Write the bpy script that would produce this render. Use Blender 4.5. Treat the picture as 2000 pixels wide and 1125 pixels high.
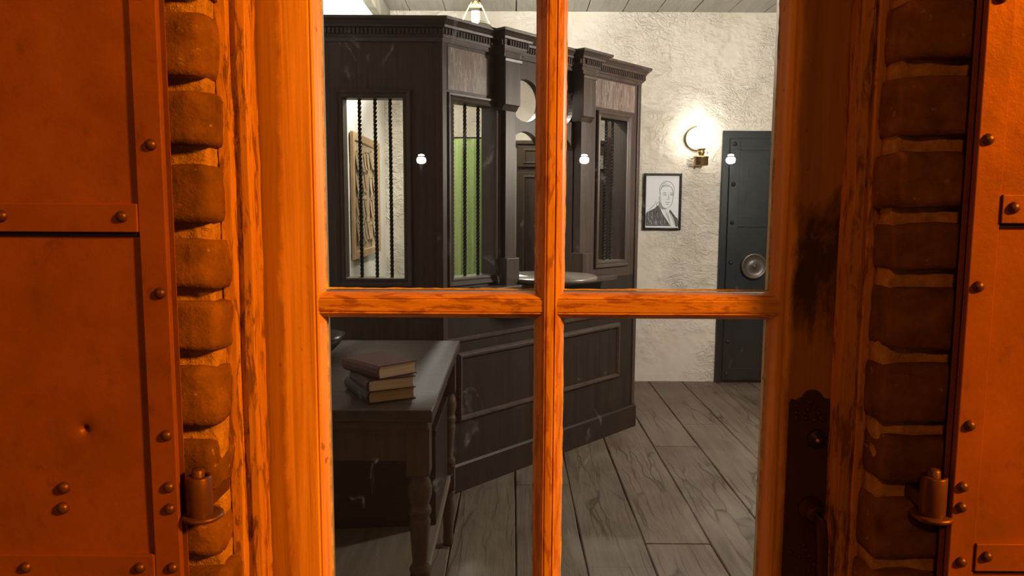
import bpy, bmesh, math, random
from mathutils import Vector, noise as mn
random.seed(7)
S = bpy.context.scene
for o in list(bpy.data.objects): bpy.data.objects.remove(o)
COL = S.collection
PI = math.pi

# ------------------------------------------------------------------ camera
cam = bpy.data.objects.new('camera', bpy.data.cameras.new('camera')); COL.objects.link(cam)
cam.data.sensor_width = 36; cam.data.lens = 36*1450/2000; cam.data.clip_start = .02
cam.location = (0, -1.1, 1.35)
from mathutils import Matrix
cam.rotation_euler = (Matrix.Rotation(math.radians(90-6.2), 4, 'X') @ Matrix.Rotation(math.radians(0.3), 4, 'Z')).to_euler()
S.camera = cam
# ------------------------------------------------------------------ world, lights, exposure
w = bpy.data.worlds.new('night'); S.world = w; w.use_nodes = True
w.node_tree.nodes['Background'].inputs[0].default_value = (1, .38, .08, 1)
w.node_tree.nodes['Background'].inputs[1].default_value = .02
S.view_settings.view_transform = 'Standard'; S.view_settings.look = 'None'
S.view_settings.exposure = 0; S.view_settings.gamma = 1
try: S.view_settings.use_curve_mapping = False
except Exception: pass

def point(name, loc, energy, col, r=.08):
    l = bpy.data.lights.new(name, 'POINT'); l.energy = energy; l.color = col; l.shadow_soft_size = r
    o = bpy.data.objects.new(name, l); COL.objects.link(o); o.location = loc; return o
SODIUM = (1, .245, .003)
point('street_light_right', (4.85, -2.95, 3.9), 2950, SODIUM, .38)       # sodium street lamp off to the right
point('fill_light_left', (-.9, -3.3, 2.9), 95, SODIUM, .12)          # weak orange fill, added to lift the shaded areas
point('lamp_light_far', (-.23, 3.6, 2.50), 115, (1, .93, .82), .04)       # flame of the lamp behind the teller cage

# ------------------------------------------------------------------ mesh helper
class MB:
    def __init__(s): s.v = []; s.f = []; s.m = []; s.sm = []
    def add(s, vs, fs, mi=0, smooth=False):
        b = len(s.v); s.v += [tuple(p) for p in vs]
        for f in fs: s.f.append([b+i for i in f]); s.m.append(mi); s.sm.append(smooth)
        return s
    def box(s, x0, x1, y0, y1, z0, z1, mi=0, T=None):
        vs = [(x, y, z) for z in (z0, z1) for y in (y0, y1) for x in (x0, x1)]
        if T: vs = [T(*p) for p in vs]
        return s.add(vs, [(0,2,3,1),(4,5,7,6),(0,1,5,4),(2,6,7,3),(0,4,6,2),(1,3,7,5)], mi)
    def prism(s, poly, a, b, axis='z', mi=0, T=None, holes=(), smooth=False):
        """extrude a 2-D outline (with holes) from a to b along axis; T maps the 3-D points"""
        def P(p, h):
            if axis == 'z': q = (p[0], p[1], h)
            elif axis == 'y': q = (p[0], h, p[1])
            else: q = (h, p[0], p[1])
            return T(*q) if T else q
        loops = [list(poly)]+[list(h) for h in holes]
        if not holes:
            n = len(poly); vs = [P(p, a) for p in poly]+[P(p, b) for p in poly]
            fs = [tuple(range(n))[::-1], tuple(range(n, 2*n))]
            s.add(vs, fs, mi, False)
            s.add(vs, [(i, (i+1) % n, n+(i+1) % n, n+i) for i in range(n)], mi, smooth)
            return s
        bm = bmesh.new(); edges = []
        for lp in loops:
            vv = [bm.verts.new((p[0], p[1], 0)) for p in lp]
            edges += [bm.edges.new((vv[i], vv[(i+1) % len(vv)])) for i in range(len(vv))]
        bmesh.ops.triangle_fill(bm, edges=edges, use_beauty=True)
        bm.verts.index_update()
        pts = [(v.co.x, v.co.y) for v in bm.verts]; fs = [[v.index for v in f.verts] for f in bm.faces]
        bm.free()
        s.add([P(p, a) for p in pts], fs, mi); s.add([P(p, b) for p in pts], fs, mi)
        for lp in loops:
            n = len(lp)
            s.add([P(p, a) for p in lp]+[P(p, b) for p in lp], [(i, (i+1) % n, n+(i+1) % n, n+i) for i in range(n)], mi)
        return s
    def lathe(s, prof, c, axis='z', seg=28, mi=0, T=None, capped=True):
        """prof: (radius, height) pairs"""
        vs = []
        for r, h in prof:
            for k in range(seg):
                a = 2*PI*k/seg; u, v = r*math.cos(a), r*math.sin(a)
                p = (u, v, h) if axis == 'z' else ((u, h, v) if axis == 'y' else (h, u, v))
                p = (p[0]+c[0], p[1]+c[1], p[2]+c[2]); vs.append(T(*p) if T else p)
        fs = [(i*seg+k, i*seg+(k+1) % seg, (i+1)*seg+(k+1) % seg, (i+1)*seg+k) for i in range(len(prof)-1) for k in range(seg)]
        s.add(vs, fs, mi, True)
        if capped:
            b = len(s.v)-len(vs)
            for i in (0, len(prof)-1):
                if prof[i][0] > 1e-5: s.f.append([b+i*seg+k for k in range(seg)]); s.m.append(mi); s.sm.append(False)
        return s
    def tube(s, path, r, seg=10, mi=0):
        path = [Vector(p) for p in path]; n = len(path); rs = r if isinstance(r, (list, tuple)) else [r]*n
        vs = []
        for i, p in enumerate(path):
            t = (path[min(i+1, n-1)]-path[max(i-1, 0)]).normalized()
            a = t.orthogonal().normalized() if abs(t.z) < .95 else Vector((1, 0, 0))
            a = (a-t*a.dot(t)).normalized(); b = t.cross(a)
            for k in range(seg):
                q = 2*PI*k/seg; vs.append(p+(a*math.cos(q)+b*math.sin(q))*rs[i])
        fs = [(i*seg+k, i*seg+(k+1) % seg, (i+1)*seg+(k+1) % seg, (i+1)*seg+k) for i in range(n-1) for k in range(seg)]
        s.add(vs, fs, mi, True)
        b = len(s.v)-len(vs)
        for i in (0, n-1): s.f.append([b+i*seg+k for k in range(seg)]); s.m.append(mi); s.sm.append(False)
        return s
    def sweep(s, path, prof, closed=False, mi=0, axis='z', T=None):
        """mitred sweep: path = plan points, prof = (outward offset, height); outward = right-hand side of the path"""
        n = len(path); vs = []; m = len(prof)
        for i in range(n):
            p = Vector(path[i])
            a = (p-Vector(path[i-1])).normalized() if (i > 0 or closed) else None
            b = (Vector(path[(i+1) % n])-p).normalized() if (i < n-1 or closed) else None
            if a is None: a = b
            if b is None: b = a
            na, nb = Vector((a.y, -a.x)), Vector((b.y, -b.x))
            h = (na+nb); h = h/max(1e-6, h.dot(na)) if h.length > 1e-6 else na
            for o, z in prof:
                q = p+h*o
                c = (q.x, q.y, z) if axis == 'z' else (q.x, z, q.y)
                vs.append(T(*c) if T else c)
        R = n if closed else n-1
        fs = [(i*m+k, i*m+(k+1) % m, ((i+1) % n)*m+(k+1) % m, ((i+1) % n)*m+k) for i in range(R) for k in range(m)]
        s.add(vs, fs, mi)
        if not closed:
            b0 = len(s.v)-len(vs)
            s.f.append([b0+k for k in range(m)]); s.f.append([b0+(n-1)*m+k for k in range(m)]); s.m += [mi]*2; s.sm += [False]*2
        return s
    def build(s, name, mats, parent=None, bevel=0, seg=2, subsurf=0):
        me = bpy.data.meshes.new(name)
        off = Vector(parent_world(parent)) if parent else Vector((0, 0, 0))
        me.from_pydata([Vector(p)-off for p in s.v], [], s.f)
        if not isinstance(mats, (list, tuple)): mats = [mats]
        for m in mats: me.materials.append(m)
        me.polygons.foreach_set('material_index', s.m); me.polygons.foreach_set('use_smooth', s.sm)
        me.update()
        bm = bmesh.new(); bm.from_mesh(me)
        bmesh.ops.remove_doubles(bm, verts=bm.verts, dist=1e-6)
        bmesh.ops.recalc_face_normals(bm, faces=bm.faces)
        bm.to_mesh(me); bm.free()
        o = bpy.data.objects.new(name, me); COL.objects.link(o)
        if parent: o.parent = parent
        if subsurf:
            md = o.modifiers.new('sub', 'SUBSURF'); md.levels = md.render_levels = subsurf
        if bevel:
            md = o.modifiers.new('bevel', 'BEVEL'); md.width = bevel; md.segments = seg; md.limit_method = 'ANGLE'; md.angle_limit = math.radians(40)
        return o
def parent_world(p):
    v = Vector((0, 0, 0))
    while p: v += p.location; p = p.parent
    return v
def tag(o, label=None, cat=None, group=None, kind=None):
    if label: o['label'] = label
    if cat: o['category'] = cat
    if group: o['group'] = group
    if kind: o['kind'] = kind
    return o
def thing(name, loc, label, cat, group=None):
    o = bpy.data.objects.new(name, None); COL.objects.link(o); o.location = loc; o.empty_display_size = .05
    return tag(o, label, cat, group)
def setting(name, loc, label=None):
    o = bpy.data.objects.new(name, None); COL.objects.link(o); o.location = loc; o.empty_display_size = .05
    return tag(o, label, None, None, 'structure')
def copy_tree(o, parent=None):
    c = o.copy(); COL.objects.link(c); c.parent = parent
    for ch in list(o.children): copy_tree(ch, c)
    return c

# ------------------------------------------------------------------ materials
class NT:
    def __init__(s, name):
        s.m = bpy.data.materials.new(name); s.m.use_nodes = True; s.t = s.m.node_tree; s.n = s.t.nodes
        s.b = s.n['Principled BSDF']; s.tc = s.n.new('ShaderNodeTexCoord')
        s.geo = s.n.new('ShaderNodeNewGeometry')
    def link(s, a, b): s.t.links.new(a, b)
    def pos(s, scale=(1, 1, 1), loc=(0, 0, 0)):
        m = s.n.new('ShaderNodeMapping'); m.inputs['Scale'].default_value = scale; m.inputs['Location'].default_value = loc
        s.link(s.tc.outputs['Object'], m.inputs[0]); return m.outputs[0]
    def noise(s, vec, scale=1, detail=4, rough=.55, dist=0, kind=None):
        n = s.n.new('ShaderNodeTexNoise'); n.inputs['Scale'].default_value = scale; n.inputs['Detail'].default_value = detail
        n.inputs['Roughness'].default_value = rough; n.inputs['Distortion'].default_value = dist
        if kind: n.noise_type = kind
        s.link(vec, n.inputs['Vector']); return n.outputs[0]
    def ramp(s, fac, stops):
        r = s.n.new('ShaderNodeValToRGB'); e = r.color_ramp.elements
        while len(e) < len(stops): e.new(.5)
        for i, (p, c) in enumerate(stops):
            e[i].position = p; e[i].color = tuple(c)+(1,) if isinstance(c, (tuple, list)) else (c, c, c, 1)
        s.link(fac, r.inputs[0]); return r.outputs[0]
    def mix(s, fac, a, b, blend='MIX'):
        m = s.n.new('ShaderNodeMix'); m.data_type = 'RGBA'; m.blend_type = blend
        for v, i in ((fac, 0), (a, 6), (b, 7)):
            if hasattr(v, 'is_linked') or hasattr(v, 'links'): s.link(v, m.inputs[i])
            elif isinstance(v, (tuple, list)): m.inputs[i].default_value = tuple(v)+(1,)
            else: m.inputs[i].default_value = v
        return m.outputs[2]
    def math(s, op, a, b=0., clamp=False):
        m = s.n.new('ShaderNodeMath'); m.operation = op; m.use_clamp = clamp
        for v, i in ((a, 0), (b, 1)):
            if hasattr(v, 'links'): s.link(v, m.inputs[i])
            else: m.inputs[i].default_value = v
        return m.outputs[0]
    def bump(s, h, strength=.3, dist=.01, prev=None):
        b = s.n.new('ShaderNodeBump'); b.inputs['Strength'].default_value = strength; b.inputs['Distance'].default_value = dist
        s.link(h, b.inputs['Height'])
        if prev: s.link(prev, b.inputs['Normal'])
        return b.outputs[0]
    def out(s, col=None, rough=None, normal=None, metal=0, spec=None):
        for v, k in ((col, 'Base Color'), (rough, 'Roughness'), (normal, 'Normal'), (metal, 'Metallic'), (spec, 'Specular IOR Level')):
            if v is None: continue
            i = s.b.inputs[k]
            if hasattr(v, 'links'): s.link(v, i)
            elif isinstance(v, (tuple, list)): i.default_value = tuple(v)+(1,)
            else: i.default_value = v
        return s.m

def wood(name, dark, light, axis='z', rough=.55, fine=90, bump=.25, wear=None, flecks=None, grime=None, spec=.4):
    t = NT(name)
    st = {'z': (1, 1, .035), 'x': (.035, 1, 1), 'y': (1, .035, 1)}[axis]
    sc = tuple(fine*k for k in st)
    g1 = t.noise(t.pos(sc), 1, 5, .6, .6)
    g2 = t.noise(t.pos(tuple(k*.22 for k in sc)), 1, 3, .5, 1.2)
    g = t.mix(.45, g1, g2)
    c = t.ramp(g, [(.32, dark), (.68, light)])
    n = t.bump(g1, bump, .004)
    if flecks:      # weathered flaking: dark bare spots
        f = t.noise(t.pos(tuple(k*.55 for k in (130 if axis != 'x' else 26, 130, 150 if axis == 'x' else 24))), 1, 6, .7, .8)
        f = t.ramp(f, [(.50, 0.), (.58, 1.)])
        c = t.mix(t.math('MULTIPLY', f, .75), c, flecks)
        n = t.bump(f, -.6, .003, n)
    if wear:
        f = t.ramp(t.noise(t.pos((3, 3, 3)), 1, 5, .6), [(.42, 0.), (.62, 1.)])
        c = t.mix(t.math('MULTIPLY', f, .6), c, wear)
    if grime:
        c = grime(t, c)
    t.out(c, rough, n, 0, spec)
    return t.m

OAK_D, OAK_L = (.36, .21, .09), (.78, .52, .27)
def stile_wood():
    t = NT('weathered_pine_grimy')
    sc = (90, 90, 3.2)
    g1 = t.noise(t.pos(sc), 1, 5, .6, .8); g2 = t.noise(t.pos((22, 22, .9)), 1, 3, .5, 1.5)
    c = t.ramp(t.mix(.45, g1, g2), [(.3, OAK_D), (.66, OAK_L)])
    s = t.n.new('ShaderNodeSeparateXYZ'); t.link(t.tc.outputs['Object'], s.inputs[0])
    x, z = s.outputs[0], s.outputs[2]            # object origin: door base, x = 0.055
    nz = t.math('SUBTRACT', t.noise(t.pos((16, 16, 8)), 1, 6, .68, .5), .5)
    # brown hand grime over the whole lock stile
    m1 = t.math('MULTIPLY', t.math('ADD', t.math('SUBTRACT', x, .357), t.math('MULTIPLY', nz, .03)), 90, True)
    c = t.mix(t.math('MULTIPLY', m1, .72), c, (.16, .085, .035))
    # black soot patch above the lock
    dx = t.math('MULTIPLY', t.math('SUBTRACT', x, .40), 9); dz = t.math('MULTIPLY', t.math('SUBTRACT', z, 1.255), 7.5)
    dd = t.math('ADD', t.math('MULTIPLY', dx, dx), t.math('MULTIPLY', dz, dz))
    m2 = t.math('MULTIPLY', t.math('SUBTRACT', t.math('ADD', .75, t.math('MULTIPLY', nz, 3.)), dd), 1.6, True)
    m2 = t.math('MULTIPLY', m2, m1)
    c = t.mix(t.math('MULTIPLY', m2, .9), c, (.02, .011, .006))
    # darker brown band along the hinge edge, ragged by noise
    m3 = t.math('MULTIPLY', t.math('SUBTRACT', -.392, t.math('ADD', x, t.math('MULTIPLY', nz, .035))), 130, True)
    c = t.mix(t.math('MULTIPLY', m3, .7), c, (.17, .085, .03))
    sp = t.ramp(t.noise(t.pos((60, 60, 40)), 1, 2, .5), [(.70, 0.), (.74, 1.)])
    c = t.mix(t.math('MULTIPLY', sp, .6), c, (.12, .05, .02))
    return t.out(c, .5, t.bump(g1, .3, .004), 0, .35)
M = {}
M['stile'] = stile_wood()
M['muntin_v'] = wood('weathered_pine_upright', OAK_D, OAK_L, 'z', .5, 80, .35, flecks=(.30, .13, .045))
M['muntin_h'] = wood('weathered_pine_crosswise', OAK_D, OAK_L, 'x', .5, 80, .35, flecks=(.22, .09, .03))
M['casing'] = wood('old_pine_casing', (.32, .17, .07), (.66, .42, .2), 'z', .6, 60, .5, flecks=(.09, .04, .018))
M['cage'] = wood('dark_stained_oak', (.026, .018, .014), (.095, .067, .056), 'z', .42, 70, .25, wear=(.068, .047, .04), spec=.35)
M['veneer'] = wood('pinkish_oak_veneer', (.085, .058, .050), (.24, .175, .15), 'z', .42, 45, .3, flecks=(.32, .25, .21), spec=.5)
M['black_wood'] = wood('black_stained_wood', (.008, .006, .005), (.022, .015, .011), 'x', .4, 50, .15)
M['cage_low'] = wood('black_brown_oak', (.012, .009, .007), (.034, .026, .020), 'z', .5, 70, .2, spec=.35)
M['cage_h'] = wood('dark_stained_oak_crosswise', (.035, .024, .019), (.10, .07, .058), 'x', .4, 70, .2, spec=.45)
M['cupboard'] = wood('dark_walnut', (.028, .019, .014), (.085, .058, .042), 'z', .45, 50, .25)
M['table'] = wood('worn_table_wood', (.026, .017, .012), (.082, .060, .044), 'x', .42, 60, .35, flecks=(.03, .02, .015), spec=.5)
M['table_leg'] = wood('dark_turned_wood', (.05, .03, .02), (.11, .07, .048), 'z', .35, 60, .2, spec=.5)
M['shelf'] = wood('pale_dusty_shelf_wood', (.12, .095, .07), (.24, .20, .155), 'y', .6, 50, .3)
M['tray'] = wood('grey_polished_counter_wood', (.12, .10, .088), (.22, .19, .165), 'y', .28, 40, .15, spec=.6)
M['cork'] = wood('pale_board_wood', (.42, .27, .14), (.62, .43, .25), 'z', .6, 40, .2)

def floor_mat():
    t = NT('worn_grey_floorboards')
    g1 = t.noise(t.pos((46, 2.4, 1)), 1, 6, .65, 1.4)
    g2 = t.noise(t.pos((9, 1.2, 1), (3, 1, 0)), 1, 4, .6, 2.2)
    isl = t.n.new('ShaderNodeNewGeometry').outputs['Random Per Island']
    c = t.ramp(t.mix(.5, g1, g2), [(.28, (.070, .053, .042)), (.5, (.125, .100, .080)), (.74, (.19, .156, .125))])
    tint = t.ramp(isl, [(0., (.8, .8, .8)), (1., (1.15, 1.12, 1.08))])
    c = t.mix(1., c, tint, 'MULTIPLY')
    d = t.ramp(t.noise(t.pos((2.2, 2.2, 1), (5, 2, 0)), 1, 5, .6), [(.4, 0.), (.66, 1.)])
    c = t.mix(t.math('MULTIPLY', d, .55), c, (.21, .185, .15))
    # long wandering checks in the grain
    v = t.n.new('ShaderNodeTexVoronoi'); v.feature = 'DISTANCE_TO_EDGE'; v.inputs['Scale'].default_value = 1
    mp = t.pos((15, .95, 1))
    ds = t.n.new('ShaderNodeVectorMath'); ds.operation = 'ADD'
    nn = t.n.new('ShaderNodeTexNoise'); nn.inputs['Scale'].default_value = 2.6; t.link(t.tc.outputs['Object'], nn.inputs['Vector'])
    t.link(mp, ds.inputs[0]); t.link(nn.outputs[1], ds.inputs[1]); t.link(ds.outputs[0], v.inputs['Vector'])
    k = t.ramp(v.outputs[0], [(0., 1.), (.045, 0.)])
    mask = t.ramp(t.noise(t.pos((3.3, 1.5, 1), (1, 7, 0)), 1, 3, .5), [(.44, 0.), (.52, 1.)])
    k = t.math('MULTIPLY', k, mask)
    c = t.mix(t.math('MULTIPLY', k, .8), c, (.03, .022, .018))
    n = t.bump(g1, .35, .006); n = t.bump(g2, .5, .012, n); n = t.bump(k, -.8, .006, n)
    return t.out(c, t.ramp(g2, [(.3, .42), (.7, .65)]), n, 0, .4)
M['floor'] = floor_mat()

def plaster(name, col, dirt, strength=1.):
    t = NT(name)
    r = t.noise(t.pos((6.5, 6.5, 6.5)), 1, 6, .62, .9, 'RIDGED_MULTIFRACTAL')
    patch = t.ramp(t.noise(t.pos((1.9, 1.9, 1.9), (4, 0, 2)), 1, 4, .6), [(.40, 0.), (.62, 1.)])
    chips = t.noise(t.pos((13, 13, 19)), 1, 4, .55, 2.6)
    h = t.math('ADD', t.math('MULTIPLY', r, .25), t.math('MULTIPLY', t.math('MULTIPLY', chips, patch), 1.1))
    soft = t.noise(t.pos((3, 3, 3)), 1, 3, .5)
    st = t.ramp(t.noise(t.pos((2.6, 2.6, 3.4), (9, 3, 1)), 1, 7, .68, .5), [(.5, 0.), (.72, 1.)])
    c = t.mix(t.math('MULTIPLY', st, .55), col, dirt)
    n = t.bump(h, .8*strength, .04); n = t.bump(soft, .4*strength, .06, n)
    return t.out(c, .8, n, 0, .3)
M['plaster'] = plaster('cream_rough_plaster', (.78, .73, .655), (.60, .50, .37))
M['plaster_side'] = plaster('white_plaster_smoother', (.82, .80, .76), (.68, .62, .55), .35)
def ceil_mat():
    t = NT('limewashed_ceiling_boards')
    g = t.noise(t.pos((26, 1.6, 1)), 1, 6, .65, 1.8)
    g2 = t.noise(t.pos((2.5, 2.5, 1), (2, 2, 0)), 1, 5, .6)
    c = t.ramp(g, [(.3, (.20, .19, .165)), (.55, (.34, .325, .285))])
    c = t.mix(t.math('MULTIPLY', t.ramp(g2, [(.45, 0.), (.62, 1.)]), .5), c, (.30, .28, .23))
    return t.out(c, .4, t.bump(g, .4, .006), 0, .5)
M['ceiling'] = ceil_mat()

def rust(name, c1, c2, rough=.5, metal=.25):
    t = NT(name)
    a = t.noise(t.pos((9, 9, 9)), 1, 6, .62); b = t.noise(t.pos((330, 330, 330)), 1, 2, .5)
    sp = t.ramp(t.noise(t.pos((26, 26, 18), (1, 5, 3)), 1, 4, .7), [(.6, 0.), (.7, 1.)])
    c = t.ramp(a, [(.3, c1), (.7, c2)]); c = t.mix(t.math('MULTIPLY', sp, .35), c, tuple(k*.45 for k in c1))
    n = t.bump(b, .12, .001); n = t.bump(a, .25, .01, n)
    return t.out(c, rough, n, metal, .35)
M['iron'] = rust('rusty_painted_iron', (.20, .085, .045), (.30, .125, .068))
M['iron_dark'] = rust('dark_rusty_iron', (.085, .05, .035), (.15, .085, .055), .42, .5)
M['black_iron'] = rust('black_iron', (.018, .018, .018), (.035, .034, .033), .45, .4)
M['lockplate'] = rust('sooty_bronze', (.035, .022, .014), (.07, .042, .024), .5, .4)
M['vault'] = rust('blue_black_painted_steel', (.012, .017, .019), (.019, .026, .028), .42, .2)
M['wheel'] = rust('grey_brown_cast_metal', (.10, .085, .075), (.17, .145, .13), .4, .6)

def brick_mat():
    t = NT('old_dark_brick')
    isl = t.geo.outputs['Random Per Island']
    a = t.noise(t.pos((24, 24, 24)), 1, 6, .65)
    c = t.ramp(a, [(.3, (.075, .045, .03)), (.7, (.19, .115, .07))])
    c = t.mix(1., c, t.ramp(isl, [(0., (.95, .90, .88)), (1., (1.5, 1.42, 1.35))]), 'MULTIPLY')
    sp = t.ramp(t.noise(t.pos((70, 70, 70), (3, 0, 0)), 1, 3, .6), [(.66, 0.), (.73, 1.)])
    c = t.mix(t.math('MULTIPLY', sp, .6), c, (.42, .33, .24))
    n = t.bump(a, .6, .008); n = t.bump(t.noise(t.pos((160, 160, 160)), 1, 3, .6), .4, .002, n)
    return t.out(c, .85, n, 0, .2)
M['brick'] = brick_mat()
def mortar_mat():
    t = NT('lumpy_lime_mortar')
    a = t.noise(t.pos((45, 45, 45)), 1, 6, .7)
    c = t.ramp(a, [(.3, (.28, .19, .11)), (.68, (.58, .42, .27))])
    return t.out(c, .9, t.bump(a, .9, .01), 0, .15)
M['mortar'] = mortar_mat()

def simple(name, col, rough=.5, metal=0, scale=20, var=.15, bump=.1, spec=.4):
    t = NT(name)
    a = t.noise(t.pos((scale,)*3), 1, 4, .6)
    c = t.ramp(a, [(.3, tuple(k*(1-var) for k in col)), (.7, tuple(min(1, k*(1+var)) for k in col))])
    return t.out(c, rough, t.bump(a, bump, .002), metal, spec)
M['brass'] = simple('aged_brass', (.50, .36, .17), .3, .9, 30, .25)
M['paper'] = simple('white_paper', (.86, .89, .96), .7, 0, 8, .03)
M['tan_paper'] = simple('tan_paper', (.46, .34, .22), .8, 0, 12, .18)
M['green_paper'] = simple('greenish_paper', (.40, .42, .25), .8, 0, 12, .15)
M['tan_paper_b'] = simple('pale_tan_paper', (.56, .43, .29), .8, 0, 12, .15)
M['ink'] = simple('pencil_grey', (.12, .12, .13), .8, 0, 60, .3)
M['ink_soft'] = simple('pencil_soft_grey', (.40, .40, .42), .8, 0, 60, .2)
M['coat'] = simple('pencil_hatched_coat', (.17, .165, .17), .8, 0, 75, .75)
M['black_frame'] = simple('black_lacquered_frame', (.012, .012, .012), .25, 0, 20, .2)
M['book_red'] = simple('dark_maroon_book_cloth', (.10, .045, .04), .6, 0, 90, .15, .2)
M['book_dark'] = simple('near_black_book_cloth', (.05, .03, .027), .6, 0, 90, .15, .2)
M['book_black'] = simple('black_brown_book_cloth', (.035, .024, .022), .6, 0, 90, .15, .2)
M['curtain'] = simple('spring_green_cloth', (.47, .63, .27), .85, 0, 40, .08)
M['hinge'] = simple('pale_galvanised_steel', (.55, .53, .48), .4, .5, 40, .15)
M['ground'] = simple('dark_paving', (.05, .045, .04), .8, 0, 8, .3)
M['bowl'] = simple('black_glazed_bowl', (.02, .017, .015), .3, 0, 20, .2)
M['putty'] = simple('grey_dried_putty', (.42, .41, .38), .7, 0, 60, .35)
def pages(name, col):
    t = NT(name)
    a = t.noise(t.pos((6, 6, 900)), 1, 3, .6)
    c = t.ramp(a, [(.35, tuple(k*.72 for k in col)), (.65, col)])
    return t.out(c, .8, t.bump(a, .4, .001), 0, .2)
M['pages'] = pages('cream_page_edges', (.92, .70, .47)); M['pages_b'] = pages('yellowed_page_edges', (.78, .52, .24))
def emit(name, col, strength):
    m = bpy.data.materials.new(name); m.use_nodes = True; n = m.node_tree.nodes
    b = n['Principled BSDF']; b.inputs['Emission Color'].default_value = tuple(col)+(1,); b.inputs['Emission Strength'].default_value = strength
    b.inputs['Base Color'].default_value = (.8, .8, .8, 1); return m
M['globe_lit'] = emit('lit_opal_glass', (1, .93, .80), 12)
M['globe_near'] = emit('lit_opal_pendant_glass', (1, .885, .755), 375)
M['chimney_lit'] = emit('lit_lamp_chimney', (1, .97, .9), 20)
M['lantern_lit'] = emit('lit_white_lantern', (1, .97, .93), 30)
def glass(name, smudge=.5, tint=(.97, .985, .98)):
    m = bpy.data.materials.new(name); m.use_nodes = True; t = m.node_tree; n = t.nodes; n.clear(); L = t.links.new
    out = n.new('ShaderNodeOutputMaterial'); tr = n.new('ShaderNodeBsdfTransparent'); tr.inputs[0].default_value = tint+(1,)
    gl = n.new('ShaderNodeBsdfGlossy'); gl.inputs['Roughness'].default_value = .0
    fr = n.new('ShaderNodeFresnel'); fr.inputs[0].default_value = 1.45
    mx = n.new('ShaderNodeMixShader'); L(fr.outputs[0], mx.inputs[0]); L(tr.outputs[0], mx.inputs[1]); L(gl.outputs[0], mx.inputs[2])
    last = mx.outputs[0]
    if smudge:
        tc = n.new('ShaderNodeTexCoord'); mp = n.new('ShaderNodeMapping'); mp.inputs['Scale'].default_value = (16, 1, 10); mp.inputs['Rotation'].default_value = (0, .6, 0)
        L(tc.outputs['Object'], mp.inputs[0])
        a = n.new('ShaderNodeTexNoise'); a.inputs['Scale'].default_value = 1; a.inputs['Detail'].default_value = 8; a.inputs['Roughness'].default_value = .7; a.inputs['Distortion'].default_value = 1.5
        L(mp.outputs[0], a.inputs['Vector'])
        r = n.new('ShaderNodeValToRGB'); r.color_ramp.elements[0].position = .60; r.color_ramp.elements[0].color = (0, 0, 0, 1)
        r.color_ramp.elements[1].position = .80; r.color_ramp.elements[1].color = (smudge, smudge, smudge, 1)
        L(a.outputs[0], r.inputs[0])
        mu = n.new('ShaderNodeMath'); mu.operation = 'ADD'; mu.inputs[1].default_value = .004; L(r.outputs[0], mu.inputs[0])
        tl = n.new('ShaderNodeBsdfTranslucent'); tl.inputs[0].default_value = (.8, .8, .78, 1)
        m2 = n.new('ShaderNodeMixShader'); L(mu.outputs[0], m2.inputs[0]); L(last, m2.inputs[1]); L(tl.outputs[0], m2.inputs[2]); last = m2.outputs[0]
    L(last, out.inputs[0]); return m
M['glass'] = glass('old_window_glass', .2)
M['lamp_glass'] = glass('clear_lamp_glass', 0, (.93, .93, .9))

# ------------------------------------------------------------------ the setting: room shell
XL, XR, YF, YB, ZC = -.97, 3.3, .12, 4.61, 2.80
SEAMS = [-.97, -.77, -.505, -.24, .02, .287, .545, .812, 1.072, 1.335, 1.60, 1.865, 2.13, 2.395, 2.66, 2.925, 3.3]
def boards(mb, zt, zb, gap, rs, down=False):
    rnd = random.Random(rs)
    for i in range(len(SEAMS)-1):
        x0, x1 = SEAMS[i]+gap/2, SEAMS[i+1]-gap/2
        y = YF
        cuts = [YF]
        y = YF+rnd.uniform(.6, 1.8)
        while y < YB-.4: cuts.append(y); y += rnd.uniform(1.3, 2.1)
        cuts.append(YB)
        for a, b in zip(cuts, cuts[1:]):
            h = rnd.uniform(-.0015, .0015); k = .004
            a2, b2 = a+.0015, b-.0015
            # a board with eased edges and a slightly wandering side line
            n = 14; top = []; 
            rows = []
            for j in range(n+1):
                yy = a2+(b2-a2)*j/n
                w0 = x0+mn.noise(Vector((i*3.1, yy*3, rs)))*.004; w1 = x1+mn.noise(Vector((i*5.7+9, yy*3, rs)))*.004
                zz = zt+h
                s = -1 if not down else 1
                rows.append([(w0, yy, zb), (w0, yy, zz+s*k), (w0+k, yy, zz), (w1-k, yy, zz), (w1, yy, zz+s*k), (w1, yy, zb)])
            vs = [p for r in rows for p in r]
            fs = [(j*6+q, j*6+q+1, (j+1)*6+q+1, (j+1)*6+q) for j in range(n) for q in range(5)]+[(0, 1, 2, 3, 4, 5), tuple(n*6+q for q in range(6))]
            mb.add(vs, fs, 0)
fb = MB(); boards(fb, 0, -.02, .005, 3); fb.box(XL, XR, YF, YB, -.06, -.02, 1)
M['gap'] = simple('dark_gap_dirt', (.015, .012, .01), .9)
tag(fb.build('floor', [M['floor'], M['gap']]), 'wide worn grey floorboards running towards the back wall', None, None, 'structure')
cb = MB(); boards(cb, ZC, ZC+.02, .005, 11, True); cb.box(XL, XR, YF, YB, ZC+.02, ZC+.06, 1)
tag(cb.build('ceiling', [M['ceiling'], M['gap']]), 'limewashed wooden board ceiling', None, None, 'structure')

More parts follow.
